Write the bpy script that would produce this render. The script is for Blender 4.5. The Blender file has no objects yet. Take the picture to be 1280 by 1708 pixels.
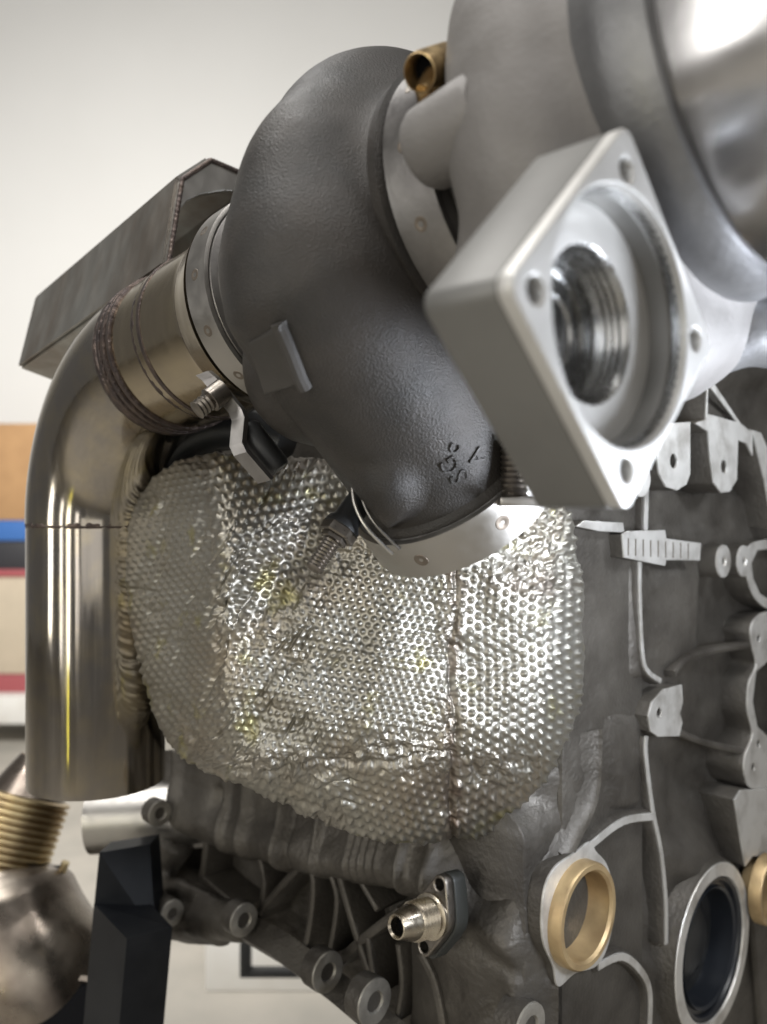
import bpy, math, random
import numpy as np
from mathutils import Vector, Matrix, noise as mnoise
from mathutils.bvhtree import BVHTree
random.seed(7); rng = np.random.default_rng(11)
scene = bpy.context.scene
C = scene.collection
scene.unit_settings.system = 'METRIC'; scene.unit_settings.scale_length = 0.1     # 1 unit = 1 dm
# ------------------------------------------------------------------ camera
F = 1450.0
cd = bpy.data.cameras.new('camera'); cam = bpy.data.objects.new('camera', cd); C.objects.link(cam)
cam.location = (0, 0, 0); cam.rotation_euler = (math.pi/2, 0, 0)
cd.sensor_fit = 'VERTICAL'; cd.sensor_height = 36; cd.sensor_width = 27; cd.lens = 36*F/1708
cd.clip_start = 0.05; cd.clip_end = 400
cd.dof.use_dof = True; cd.dof.focus_distance = 4.0; cd.dof.aperture_fstop = 0.82
scene.camera = cam
# ------------------------------------------------------------------ world and lamps
w = bpy.data.worlds.new('World'); scene.world = w; w.use_nodes = True
bg = w.node_tree.nodes['Background']; bg.inputs[0].default_value = (1.0, .97, .93, 1); bg.inputs[1].default_value = .2
def lamp(name, loc, target, sx, sy, power, col):
    l = bpy.data.lights.new(name, 'AREA'); l.shape = 'RECTANGLE'; l.size = sx; l.size_y = sy
    l.energy = power; l.color = col
    o = bpy.data.objects.new(name, l); C.objects.link(o); o.location = loc
    o.rotation_euler = (Vector(target)-Vector(loc)).to_track_quat('-Z', 'Y').to_euler()
    return o
lamp('ceiling_lamp', (-9, 6, 24), (0, 6, 0), 26, 3, 5200, (1, .985, .96))
lamp('ceiling_lamp', (4, -4, 24), (0, 5, 0), 30, 3, 5200, (1, .985, .96))
lamp('added_reflection_lamp', (-22, -6, 4), (-1, 5, 0), 3.0, 16, 1500, (1, .98, .94))  # lamps of this name are added for reflections and fill, no real windows
lamp('added_reflection_lamp', (-13, -16, 3), (-1, 5, 0), 2.0, 16, 900, (1, .97, .92))
lamp('added_reflection_lamp', (3, -20, 3), (0, 5, 0), 16, 12, 750, (1, .97, .92))
lamp('added_reflection_lamp', (-18, -14, 3), (-1, 5, 0), 1.6, 16, 650, (1, .97, .92))
lamp('added_reflection_lamp', (-7, -17, 3), (-1, 5, 0), 1.8, 14, 380, (1, .96, .9))
lamp('added_yellow_reflection', (-9, -8, -1), (-2, 5.5, -1), .6, 9, 60, (1, .9, .12))  # added narrow lamp, stands in for something yellow mirrored in the pipe
lamp('added_wall_wash', (-10, 14, 9), (-13, 38, 4), 9, 4, 6500, (1, .97, .92))  # added lamp that brightens the lower left of the wall
lamp('work_lamp', (2.55, 2.5, -.5), (.7, 3.9, .1), 1.0, 1.0, 210, (.84, .9, 1))
lamp('work_lamp', (3.3, 4.7, .9), (2.0, 5.6, .3), .3, .3, 38, (.86, .92, 1))
scene.view_settings.view_transform = 'Standard'; scene.view_settings.look = 'None'
scene.view_settings.exposure = -.35; scene.view_settings.gamma = 1
# ------------------------------------------------------------------ frames
S2 = math.sqrt(.5)
U = Vector((S2, -S2, 0)); H = Vector((S2, S2, 0)); Z = Vector((0, 0, 1))
def P(px, py, Y): return Vector(((px-640)/F*Y, Y, (854-py)/F*Y))
def ray(px, py): return Vector(((px-640)/F, 1, (854-py)/F))
def frame(x, y, z, o):
    m = Matrix.Identity(4)
    for i, v in enumerate((x, y, z, o)):
        m[0][i], m[1][i], m[2][i] = v[0], v[1], v[2]
    return m
TAU = math.radians(7.6)
A = Vector((-.455, 4.2, 1.025))
AX = (U*math.cos(TAU) + Z*math.sin(TAU)).normalized()
MT = frame(AX, H, AX.cross(H), A)          # turbo: x along the shaft, y away from the camera
def T(x, y, z): return MT @ Vector((x, y, z))
CE = -2.69; CS = 3.758
ME = frame(H, Z, U, U*CE)                  # block end face: x = H, y = up, z = outward
MS = frame(U, Z, -H, H*CS)                 # block side face: x = U, y = up, z = outward
KF = .88
MF = frame(H, Z, U, Vector((.672, 2.4, .535))*KF) @ Matrix.Scale(KF, 4)   # compressor flange
def onplane(M, px, py, n=0.0):
    r = ray(px, py); nz = M.to_3x3() @ Vector((0, 0, 1)); o = M.translation
    t = (nz.dot(o)+n)/nz.dot(r)
    q = M.inverted() @ (r*t)
    return (q.x, q.y)
def axis_frame(o, d, up=Vector((0, 0, 1))):      # x axis along d
    x = d.normalized(); y = up.cross(x)
    if y.length < 1e-3: y = Vector((0, 1, 0)).cross(x)
    y.normalize(); return frame(x, y, x.cross(y), o)
# ------------------------------------------------------------------ materials
def nd(t, ty, **kw):
    n = t.nodes.new(ty)
    for k, v in kw.items(): setattr(n, k, v)
    return n
def mat(name, col, metal=0, rough=.5, col2=None, cscale=3, bump=0, bscale=40, bdist=.01, rvar=.0, cdet=4, spec=.5, stretch=None, crange=(.35,.65), aniso=0):
    m = bpy.data.materials.new(name); m.use_nodes = True; t = m.node_tree; b = t.nodes['Principled BSDF']
    b.inputs['Base Color'].default_value = (*col, 1); b.inputs['Metallic'].default_value = metal
    b.inputs['Roughness'].default_value = rough; b.inputs['Specular IOR Level'].default_value = spec
    tc = nd(t, 'ShaderNodeTexCoord'); src = tc.outputs['Object']
    if stretch:
        mp = nd(t, 'ShaderNodeMapping'); mp.inputs['Scale'].default_value = stretch
        t.links.new(src, mp.inputs[0]); src2 = mp.outputs[0]
    else: src2 = src
    if col2 is not None or rvar:
        n = nd(t, 'ShaderNodeTexNoise'); n.inputs['Scale'].default_value = cscale; n.inputs['Detail'].default_value = cdet
        n.inputs['Roughness'].default_value = .6
        t.links.new(src2, n.inputs['Vector'])
        r = nd(t, 'ShaderNodeMapRange'); r.inputs[1].default_value = crange[0]; r.inputs[2].default_value = crange[1]
        t.links.new(n.outputs[0], r.inputs[0])
        if col2 is not None:
            mx = nd(t, 'ShaderNodeMix', data_type='RGBA'); mx.inputs[6].default_value = (*col, 1); mx.inputs[7].default_value = (*col2, 1)
            t.links.new(r.outputs[0], mx.inputs[0]); t.links.new(mx.outputs[2], b.inputs['Base Color'])
        if rvar:
            n3 = nd(t, 'ShaderNodeTexNoise'); n3.inputs['Scale'].default_value = cscale*2.7; n3.inputs['Detail'].default_value = 5
            t.links.new(src2, n3.inputs['Vector'])
            q = nd(t, 'ShaderNodeMapRange'); q.inputs[1].default_value = .3; q.inputs[2].default_value = .7
            q.inputs[3].default_value = max(.03, rough-rvar); q.inputs[4].default_value = min(1, rough+rvar)
            t.links.new(n3.outputs[0], q.inputs[0]); t.links.new(q.outputs[0], b.inputs['Roughness'])
    if bump:
        n = nd(t, 'ShaderNodeTexNoise'); n.inputs['Scale'].default_value = bscale; n.inputs['Detail'].default_value = 3
        t.links.new(src2, n.inputs['Vector'])
        bp = nd(t, 'ShaderNodeBump'); bp.inputs['Strength'].default_value = bump; bp.inputs['Distance'].default_value = bdist
        t.links.new(n.outputs[0], bp.inputs['Height']); t.links.new(bp.outputs[0], b.inputs['Normal'])
    return m
M_iron = mat('cast_iron', (.042, .036, .031), .25, .5, (.02, .0185, .017), 2.2, bump=.9, bscale=130, bdist=.0045, rvar=.07, spec=.6)
M_ironpad = mat('machined_iron', (.05, .046, .042), .25, .6, (.065, .06, .055), 6, bump=.4, bscale=90, bdist=.004)
M_alu = mat('cast_aluminium', (.23, .22, .212), .35, .6, (.175, .165, .158), 2.0, bump=.3, bscale=55, bdist=.006, rvar=.06)
M_aludark = mat('cast_aluminium_front', (.26, .26, .262), .6, .42, (.15, .15, .155), 2.0, bump=.25, bscale=50, bdist=.006, rvar=.06)
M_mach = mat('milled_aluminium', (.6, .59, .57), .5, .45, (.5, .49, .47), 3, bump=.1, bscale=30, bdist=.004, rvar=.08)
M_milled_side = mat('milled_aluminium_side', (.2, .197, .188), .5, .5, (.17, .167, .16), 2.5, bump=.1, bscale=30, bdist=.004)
M_bore = mat('turned_bore', (.45, .45, .44), 1, .27, (.3, .3, .3), 3, bump=.3, bscale=12, bdist=.004, rvar=.07, stretch=(7, 7, 1))
M_polish = mat('polished_steel', (.52, .51, .51), 1, .22, (.42, .41, .41), 2, rvar=.05)
M_strap = mat('clamp_steel', (.42, .405, .38), 1, .36, (.42, .4, .375), 4, bump=.12, bscale=60, bdist=.002, rvar=.07)
M_strapdark = mat('clamp_steel_aged', (.26, .25, .24), .9, .4, (.17, .16, .155), 4, bump=.2, bscale=50, bdist=.003, rvar=.08)
M_spot = mat('spot_weld', (.2, .17, .14), .8, .45)
M_dark = mat('blackened_steel', (.03, .032, .034), .5, .42, (.045, .045, .045), 5, bump=.2, bscale=40, bdist=.004)
M_bolt = mat('bolt_steel', (.2, .18, .155), .95, .34, (.2, .18, .16), 12, rvar=.1)
M_brass = mat('aged_brass', (.55, .41, .22), .95, .38, (.2, .13, .07), 9, rvar=.1)
M_block = mat('block_casting', (.11, .1, .086), .5, .5, (.05, .044, .037), 1.8, bump=.5, bscale=38, bdist=.012, rvar=.08)
M_blockdark = mat('block_casting_recess', (.1, .098, .095), .15, .62, (.055, .055, .058), 1.6, bump=.3, bscale=34, bdist=.012, rvar=.08)
M_rim = mat('machined_rim', (.6, .585, .555), .6, .45, (.33, .31, .28), 5, bump=.3, bscale=60, bdist=.003, rvar=.08, crange=(.45, .75))
M_gold = mat('oiled_plug', (.5, .37, .2), .6, .42, (.33, .23, .12), 3.5, rvar=.08)
M_golddisc = mat('oiled_plug_disc', (.3, .25, .2), .8, .3, (.2, .17, .14), 3)
M_seal = mat('seal_rubber', (.012, .014, .018), 0, .3)
M_hole_shade = mat('hole_shade', (.004, .004, .005), 0, .8, spec=.1)  # near-black caps paint in the shade deep inside holes and bores
M_sheet = mat('heated_sheet_steel', (.38, .38, .36), .9, .4, (.24, .21, .18), 2.4, bump=.15, bscale=12, bdist=.006, rvar=.1, stretch=(1, 1, .35))
M_weld = mat('weld_bead', (.13, .1, .085), .85, .42, (.08, .066, .065), 14, bump=.8, bscale=30, bdist=.012)
M_post = mat('black_paint', (.005, .006, .008), 0, .42, (.01, .011, .013), 4, spec=.22, bump=.06, bscale=30, bdist=.004)
M_wall = mat('painted_wall', (.73, .728, .715), 0, .8, (.7, .697, .683), .1, bump=.05, bscale=4)
M_floor = mat('concrete_floor', (.46, .43, .38), 0, .7, (.38, .36, .32), .6, bump=.1, bscale=5, cdet=8)
M_card = mat('cardboard', (.42, .25, .12), 0, .85, (.36, .21, .1), 1.0)
M_card2 = mat('cardboard_faded', (.55, .47, .36), 0, .85, (.5, .43, .33), 1.0)
M_blue = mat('blue_plastic', (.05, .15, .42), 0, .4)
M_red = mat('red_plastic', (.36, .09, .1), 0, .5)
M_white = mat('white_board', (.78, .77, .74), 0, .5, (.72, .7, .66), 1)
M_bag = mat('black_bag', (.03, .03, .035), 0, .5)
M_olive = mat('gasket', (.022, .023, .02), 0, .5)
M_oldpipe = mat('tarnished_pipe', (.36, .32, .27), .95, .3, (.2, .165, .14), 1.6, rvar=.12)
M_bellows = mat('bellows_steel', (.6, .5, .3), .95, .36, (.45, .34, .2), 3)

def tint_mat(name, col, rough):          # stainless with heat colours held in the vertex attribute 'heat'
    m = mat(name, col, 1, rough, None, 1.6, rvar=.07, bump=.12, bscale=7, bdist=.002, stretch=(5, 5, .25)); t = m.node_tree; b = t.nodes['Principled BSDF']
    at = nd(t, 'ShaderNodeAttribute'); at.attribute_name = 'heat'
    tc = nd(t, 'ShaderNodeTexCoord'); n = nd(t, 'ShaderNodeTexNoise'); n.inputs['Scale'].default_value = 5; n.inputs['Detail'].default_value = 4
    t.links.new(tc.outputs['Object'], n.inputs[0])
    ad = nd(t, 'ShaderNodeMath', operation='MULTIPLY_ADD'); ad.inputs[1].default_value = .7
    t.links.new(n.outputs[0], ad.inputs[0]); t.links.new(at.outputs['Fac'], ad.inputs[2])
    sb = nd(t, 'ShaderNodeMath', operation='SUBTRACT'); sb.inputs[1].default_value = .3; t.links.new(ad.outputs[0], sb.inputs[0])
    r = nd(t, 'ShaderNodeValToRGB'); e = r.color_ramp.elements
    e[0].position = 0; e[0].color = (*col, 1); e[1].position = 1; e[1].color = (.09, .07, .065, 1)
    for p_, c_ in ((.3, (.5, .43, .3)), (.5, (.4, .29, .16)), (.66, (.27, .17, .13)), (.82, (.17, .13, .13))):
        q = e.new(p_); q.color = (*c_, 1)
    t.links.new(sb.outputs[0], r.inputs[0]); t.links.new(r.outputs[0], b.inputs['Base Color'])
    return m
M_steel = tint_mat('stainless_tube', (.36, .33, .295), .12)
M_steelgold = tint_mat('stainless_tube_straw', (.42, .36, .27), .17)

def foil_mat():
    m = bpy.data.materials.new('dimpled_foil'); m.use_nodes = True; t = m.node_tree; b = t.nodes['Principled BSDF']
    b.inputs['Metallic'].default_value = 1; b.inputs['Roughness'].default_value = .46
    tc = nd(t, 'ShaderNodeTexCoord')
    n = nd(t, 'ShaderNodeTexNoise'); n.inputs['Scale'].default_value = 1.7; n.inputs['Detail'].default_value = 6; t.links.new(tc.outputs['Object'], n.inputs[0])
    r = nd(t, 'ShaderNodeValToRGB'); e = r.color_ramp.elements
    e[0].position = .3; e[0].color = (.36, .32, .26, 1); e[1].position = .7; e[1].color = (.4, .385, .345, 1)
    q = e.new(.45); q.color = (.34, .325, .285, 1)
    t.links.new(n.outputs[0], r.inputs[0])
    n2 = nd(t, 'ShaderNodeTexNoise'); n2.inputs['Scale'].default_value = 4.5; n2.inputs['Detail'].default_value = 5
    mp = nd(t, 'ShaderNodeMapping'); mp.inputs['Location'].default_value = (3, 9, 1); t.links.new(tc.outputs['Object'], mp.inputs[0]); t.links.new(mp.outputs[0], n2.inputs[0])
    r2 = nd(t, 'ShaderNodeMapRange'); r2.inputs[1].default_value = .6; r2.inputs[2].default_value = .72; r2.inputs[4].default_value = .7; t.links.new(n2.outputs[0], r2.inputs[0])
    mx = nd(t, 'ShaderNodeMix', data_type='RGBA'); mx.inputs[7].default_value = (.38, .35, .14, 1)
    t.links.new(r2.outputs[0], mx.inputs[0]); t.links.new(r.outputs[0], mx.inputs[6])
    at = nd(t, 'ShaderNodeAttribute'); at.attribute_name = 'brown_tint'
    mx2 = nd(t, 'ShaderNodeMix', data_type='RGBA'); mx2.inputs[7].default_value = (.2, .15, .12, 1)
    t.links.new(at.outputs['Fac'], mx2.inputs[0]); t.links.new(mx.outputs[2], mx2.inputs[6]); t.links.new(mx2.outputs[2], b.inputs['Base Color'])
    n3 = nd(t, 'ShaderNodeTexNoise'); n3.inputs['Scale'].default_value = 30; n3.inputs['Detail'].default_value = 3; t.links.new(tc.outputs['Object'], n3.inputs[0])
    bp = nd(t, 'ShaderNodeBump'); bp.inputs['Strength'].default_value = .25; bp.inputs['Distance'].default_value = .004
    t.links.new(n3.outputs[0], bp.inputs['Height']); t.links.new(bp.outputs[0], b.inputs['Normal'])
    return m
M_foil = foil_mat()

# ------------------------------------------------------------------ object helpers
def thing(name, label, cat, loc, group=None):
    o = bpy.data.objects.new(name, None); C.objects.link(o); o.location = loc; o.empty_display_size = .1
    o['label'] = label; o['category'] = cat
    if group: o['group'] = group
    return o
def world_loc(o):
    v = Vector((0, 0, 0))
    while o: v = v + o.location; o = o.parent
    return v
def obj(name, vf, m, parent=None, M=None, smooth=True, angle=35, attr=None, label=None):
    V, Fc = vf
    V = np.array([tuple(v) for v in V], dtype=float) if not isinstance(V, np.ndarray) else V.astype(float)
    if M is not None:
        R = np.array(M.to_3x3()); V = V @ R.T + np.array(M.translation)
    loc = np.array(world_loc(parent)) if parent else (V.min(0)+V.max(0))/2
    me = bpy.data.meshes.new(name); me.from_pydata((V-loc).tolist(), [], [list(f) for f in Fc]); me.validate(); me.update()
    me.materials.append(m)
    o = bpy.data.objects.new(name, me); C.objects.link(o)
    if parent: o.parent = parent
    else: o.location = loc
    if smooth:
        me.polygons.foreach_set('use_smooth', [True]*len(me.polygons))
        if angle < 180:
            me.set_sharp_from_angle(angle=math.radians(angle))
    if attr:
        for k, a in attr.items():
            if len(a) == len(me.vertices):
                at = me.attributes.new(k, 'FLOAT', 'POINT'); at.data.foreach_set('value', np.asarray(a, dtype=np.float32))
    if label: o['label'] = label
    return o
def tag(o, label, cat, group=None):
    o['label'] = label; o['category'] = cat
    if group: o['group'] = group
    return o
def structure(o): o['kind'] = 'structure'; return o
def join(*vfs):
    V = []; Fc = []
    for v, f in vfs:
        b = len(V); V += [tuple(q) for q in v]; Fc += [tuple(i+b for i in g) for g in f]
    return V, Fc
def tf(vf, M): return [M @ Vector(v) for v in vf[0]], vf[1]
def lathe(prof, n=64, closed=False, caps=True):         # profile (x, r) turned about the x axis
    V = []; Fc = []
    k = len(prof)
    for x, r in prof:
        for j in range(n):
            a = 2*math.pi*j/n; V.append((x, r*math.cos(a), r*math.sin(a)))
    for i in range(k if closed else k-1):
        a = i*n; b = ((i+1) % k)*n
        for j in range(n):
            j2 = (j+1) % n; Fc.append((a+j, b+j, b+j2, a+j2))
    if not closed and caps:
        if prof[0][1] > 1e-6: Fc.append(tuple(range(n)))
        if prof[-1][1] > 1e-6: Fc.append(tuple(reversed([(k-1)*n+j for j in range(n)])))
    return V, Fc
def tube(path, rad, n=40, caps=True, squash=None):
    pts = [Vector(p) for p in path]; k = len(pts)
    if not hasattr(rad, '__len__'): rad = [rad]*k
    tg = [(pts[min(i+1, k-1)]-pts[max(i-1, 0)]).normalized() for i in range(k)]
    ref = Vector((0, 0, 1)) if abs(tg[0].z) < .9 else Vector((1, 0, 0))
    nn = (ref - tg[0]*ref.dot(tg[0])).normalized(); V = []; Fc = []
    for i in range(k):
        nn = (nn - tg[i]*nn.dot(tg[i])).normalized(); bb = tg[i].cross(nn)
        for j in range(n):
            a = 2*math.pi*j/n; V.append(pts[i] + (nn*math.cos(a)+bb*math.sin(a))*rad[i])
    for i in range(k-1):
        for j in range(n):
            j2 = (j+1) % n; Fc.append((i*n+j, i*n+j2, (i+1)*n+j2, (i+1)*n+j))
    if caps:
        Fc.append(tuple(reversed(range(n)))); Fc.append(tuple((k-1)*n+j for j in range(n)))
    return V, Fc
def open_tube(path, rad, wall=.02, n=56):    # a pipe with wall thickness, open at its far end
    k = len(path); r2 = [q-wall for q in rad]
    return join(tube(list(path)+list(reversed(path)), list(rad)+list(reversed(r2)), n, caps=False)) if False else _open(path, rad, wall, n)
def _open(path, rad, wall, n):
    a = tube(path, rad, n, caps=False); b = tube(path, [r-wall for r in rad], n, caps=False)
    V = list(a[0])+list(b[0]); o = len(a[0]); k = len(path)
    Fc = list(a[1])+[tuple(reversed([i+o for i in f])) for f in b[1]]
    for base, flip in ((0, False), ((k-1)*n, True)):
        for j in range(n):
            j2 = (j+1) % n; f = (base+j, o+base+j, o+base+j2, base+j2)
            Fc.append(tuple(reversed(f)) if flip else f)
    return V, Fc
def box(x0, x1, y0, y1, z0, z1, bev=0):
    if bev:
        b = bev; V = []; 
        import bmesh
        bm = bmesh.new(); bmesh.ops.create_cube(bm, size=1)
        for v in bm.verts: v.co = ((x0+x1)/2+v.co.x*(x1-x0), (y0+y1)/2+v.co.y*(y1-y0), (z0+z1)/2+v.co.z*(z1-z0))
        bmesh.ops.bevel(bm, geom=bm.edges[:], offset=b, segments=2, affect='EDGES', profile=.5)
        bm.verts.ensure_lookup_table(); V = [tuple(v.co) for v in bm.verts]; Fc = [tuple(v.index for v in f.verts) for f in bm.faces]; bm.free()
        return V, Fc
    V = [(x, y, z) for z in (z0, z1) for y in (y0, y1) for x in (x0, x1)]
    return V, [(0, 2, 3, 1), (4, 5, 7, 6), (0, 1, 5, 4), (2, 6, 7, 3), (0, 4, 6, 2), (1, 3, 7, 5)]
def crom(pts, per=8, closed=False):
    n = len(pts); out = []
    idx = range(n) if closed else range(n-1)
    g = (lambda i: pts[i % n]) if closed else (lambda i: pts[max(0, min(n-1, i))])
    for i in idx:
        p0, p1, p2, p3 = (Vector(g(i+k)) for k in (-1, 0, 1, 2))
        for s in range(per):
            t = s/per
            out.append(.5*((2*p1)+(p2-p0)*t+(2*p0-5*p1+4*p2-p3)*t*t+(3*p1-p0-3*p2+p3)*t**3))
    if not closed: out.append(Vector(pts[-1]))
    return out
def circ(cx, cy, r, n=40, ry=None): return [(cx+r*math.cos(2*math.pi*i/n), cy+(ry or r)*math.sin(2*math.pi*i/n)) for i in range(n)]
def plate_mesh(loops, n0, n1, bevel=.008):    # 2D loops (first outline, then holes) given thickness n0..n1
    cu = bpy.data.curves.new('tmp', 'CURVE'); cu.dimensions = '2D'; cu.fill_mode = 'BOTH'
    for lp in loops:
        s = cu.splines.new('POLY'); s.points.add(len(lp)-1)
        for i, q in enumerate(lp): s.points[i].co = (q[0], q[1], 0, 1)
        s.use_cyclic_u = True
    bevel = min(bevel, (n1-n0)*.45)
    cu.extrude = max((n1-n0)/2-bevel, 1e-4); cu.bevel_depth = bevel; cu.bevel_resolution = 1; cu.offset = -bevel
    o = bpy.data.objects.new('tmp', cu); C.objects.link(o); dg = bpy.context.evaluated_depsgraph_get()
    me = bpy.data.meshes.new_from_object(o.evaluated_get(dg))
    V = [(v.co.x, v.co.y, v.co.z+(n0+n1)/2) for v in me.vertices]; Fc = [tuple(p.vertices) for p in me.polygons]
    bpy.data.objects.remove(o); bpy.data.curves.remove(cu); bpy.data.meshes.remove(me)
    return V, Fc
def two_layer(name, loops, n0, n1, bevel, m, parent, M, base=None, **kw):
    if m is not M_rim: return obj(name, plate_mesh(loops, n0, n1, bevel), m, parent, M, **kw)
    b = obj(name, plate_mesh(base or loops, min(n0, -.2), n1-.007, .028 if base else .014), M_block, parent, M, **kw)
    f = obj('machined_face', plate_mesh(loops, n1-.014, n1, .003), m, parent, M); f.parent = b
    return b
def plate(name, M, px, n0, n1, m, parent, holes=(), smooth_outline=False, bevel=.008, **kw):
    q = [onplane(M, x, y, n1) for x, y in px]
    if smooth_outline: q = [(v[0], v[1]) for v in crom([(a, b, 0) for a, b in q], 6, True)]
    loops = [q]
    for h in holes:
        if not isinstance(h[0], tuple): c = onplane(M, h[0], h[1], n1); loops.append(circ(c[0], c[1], h[2], 28))
        else: loops.append([onplane(M, x, y, n1) for x, y in h])
    return two_layer(name, loops, n0, n1, bevel, m, parent, M, **kw)
def stroke_loop(pts, wd):
    L = []; R = []; n = len(pts)
    for i in range(n):
        a = Vector(pts[max(0, i-1)][:2]); b = Vector(pts[min(n-1, i+1)][:2]); d = (b-a).normalized(); p = Vector(pts[i][:2])
        wv = wd[i] if hasattr(wd, '__len__') else wd
        L.append(tuple(p+Vector((-d.y, d.x))*wv/2)); R.append(tuple(p-Vector((-d.y, d.x))*wv/2))
    return L+R[::-1]
def ridge(name, M, px, wd, n0, n1, m, parent, curve=True, bevel=.01, **kw):
    q = [(*onplane(M, x, y, n1), 0) for x, y in px]
    if curve: q = crom(q, 5)
    if m is M_rim and n0 <= 0: wider = [stroke_loop(q, (np.array(wd)*1.9).tolist() if hasattr(wd, '__len__') else wd*1.9)]; return two_layer(name, [stroke_loop(q, wd)], n0, n1, bevel, m, parent, M, wider, **kw)
    return obj(name, plate_mesh([stroke_loop(q, wd)], n0, n1, bevel), m, parent, M, **kw)
def cast(vfs, voxel=.03, iters=6, rough=0):   # casting: overlapping closed shapes fused and filleted
    V, Fc = join(*vfs)
    me = bpy.data.meshes.new('tmp'); me.from_pydata([tuple(v) for v in V], [], Fc); me.update()
    o = bpy.data.objects.new('tmp', me); C.objects.link(o)
    r = o.modifiers.new('r', 'REMESH'); r.mode = 'VOXEL'; r.voxel_size = voxel
    s = o.modifiers.new('s', 'SMOOTH'); s.factor = .5; s.iterations = iters
    dg = bpy.context.evaluated_depsgraph_get(); m2 = bpy.data.meshes.new_from_object(o.evaluated_get(dg))
    V2 = np.empty(len(m2.vertices)*3); m2.vertices.foreach_get('co', V2); V2 = V2.reshape(-1, 3)
    F2 = [tuple(p.vertices) for p in m2.polygons]
    if rough:
        N2 = np.empty(len(m2.vertices)*3); m2.vertices.foreach_get('normal', N2); N2 = N2.reshape(-1, 3)
        d = np.array([1.5*mnoise.noise(Vector(v)*3)+.6*mnoise.noise(Vector(v)*9) for v in V2]); V2 = V2+N2*d[:, None]*rough
    bpy.data.objects.remove(o); bpy.data.meshes.remove(me); bpy.data.meshes.remove(m2)
    return V2, F2
def bvh(vf): return BVHTree.FromPolygons([Vector(v) for v in vf[0]], [tuple(f) for f in vf[1]])
def hit(b, px, py):
    loc, nor, i, d = b.ray_cast(Vector((0, 0, 0)), ray(px, py).normalized())
    return loc, nor
def hexa(x0, x1, r, ch=.12):
    V, Fc = lathe([(x0, r*.9), (x0+(x1-x0)*ch, r), (x1-(x1-x0)*ch, r), (x1, r*.9)], 6)
    return V, Fc
def thread(x0, x1, r, pitch, depth):
    pr = [(x0, r*.8)]; x = x0
    while x < x1-pitch*.5:
        pr += [(x+pitch*.25, r-depth), (x+pitch*.75, r)]; x += pitch
    pr.append((x1, r-depth)); pr.append((x1+pitch*.3, (r-depth)*.7))
    return lathe(pr, 28)

# ================================================================== setting
FZ = -9.0; WY = 38.0
structure(obj('wall', box(-60, 60, WY, WY+1, FZ-.5, 34), M_wall, smooth=False))
structure(obj('floor', box(-60, 60, -30, WY-.004, FZ-.4, FZ), M_floor, smooth=False))

# ================================================================== engine block
eng = thing('engine_block', 'bare grey cast engine block with machined rims and round plugs, behind the dimpled foil blanket', 'engine block', tuple(P(900, 1700, 5.2)))
# core of the casting
def E(px, py, n=0): q = onplane(ME, px, py, n); return ME @ Vector((q[0], q[1], n))
def Sd(px, py, n=0): q = onplane(MS, px, py, n); return MS @ Vector((q[0], q[1], n))
side_px = [(240, 900), (236, 1240), (238, 1330), (262, 1400), (225, 1440), (215, 1500), (240, 1540), (330, 1548), (400, 1560), (470, 1610), (560, 1680), (640, 1745), (700, 1800), (885, 1990), (885, 640), (600, 560), (300, 690)]
obj('side_wall', plate_mesh([[onplane(MS, x, y, 0) for x, y in side_px]], -1.2, -.3, .03), M_block, eng, MS)
SC = onplane(ME, 1193, 1583, .12); PC = onplane(ME, 966, 1523, .1)
def sgm(x, k=8.): return 1/(1+np.exp(-np.clip(x/k, -40, 40)))
def zone(px, py, x0, x1, y0, y1, k=7.): return sgm(px-x0, k)*sgm(x1-px, k)*sgm(py-y0, k)*sgm(y1-py, k)
def vnoise(x, y, seed):
    r = np.random.default_rng(seed); g = r.random((256, 256))*2-1
    xi = np.floor(x).astype(int); yi = np.floor(y).astype(int); fx = x-xi; fy = y-yi
    fx = fx*fx*(3-2*fx); fy = fy*fy*(3-2*fy); a = g[xi % 256, yi % 256]; b = g[(xi+1) % 256, yi % 256]; c_ = g[xi % 256, (yi+1) % 256]; d = g[(xi+1) % 256, (yi+1) % 256]
    return (a*(1-fx)+b*fx)*(1-fy)+(c_*(1-fx)+d*fx)*fy
def fbm(x, y, seed, o=4):
    s = 0; a = 1
    for i in range(o): s = s+a*vnoise(x*2**i+17*i, y*2**i+5*i, seed+i); a *= .5
    return s
def relief(Mf, x0, x1, y0, y1, st, fn, back=.8, holes=()):
    gx, gy = np.meshgrid(np.arange(x0, x1+st, st, dtype=float), np.arange(y0, y1+st, st, dtype=float), indexing='ij')
    n = fn(gx, gy); zc = np.array(Mf.to_3x3().col[2]); o = np.array(Mf.translation)
    r = np.stack([(gx-640)/F, np.ones_like(gx), (854-gy)/F], -1); base = r*(((zc @ o))/(r @ zc))[..., None]
    V = (base+zc*n[..., None]); nx, ny = gx.shape; inv = np.array(Mf.inverted()); loc = base @ inv[:3, :3].T+inv[:3, 3]
    keep = np.ones((nx-1, ny-1), bool)
    for hx, hy, hr in holes:
        m_ = np.hypot(loc[..., 0]-hx, loc[..., 1]-hy) < hr; keep &= ~(m_[:-1, :-1] & m_[1:, 1:] & m_[1:, :-1] & m_[:-1, 1:])
    idx = np.arange(nx*ny).reshape(nx, ny); q = np.stack([idx[:-1, :-1], idx[1:, :-1], idx[1:, 1:], idx[:-1, 1:]], -1)[keep]
    vs = V.reshape(-1, 3); rim_ = list(idx[:, 0])+list(idx[-1, 1:])+list(idx[::-1, -1][1:])+list(idx[0, ::-1][1:-1]); k = len(rim_)
    vb = vs[rim_]-zc*back; b0 = len(vs); Fc = [tuple(f[::-1]) for f in q.tolist()]
    Fc += [(rim_[i], rim_[(i+1) % k], b0+(i+1) % k, b0+i) for i in range(k)]+[tuple(b0+i for i in range(k))]
    return np.vstack([vs, vb]), Fc
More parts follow.
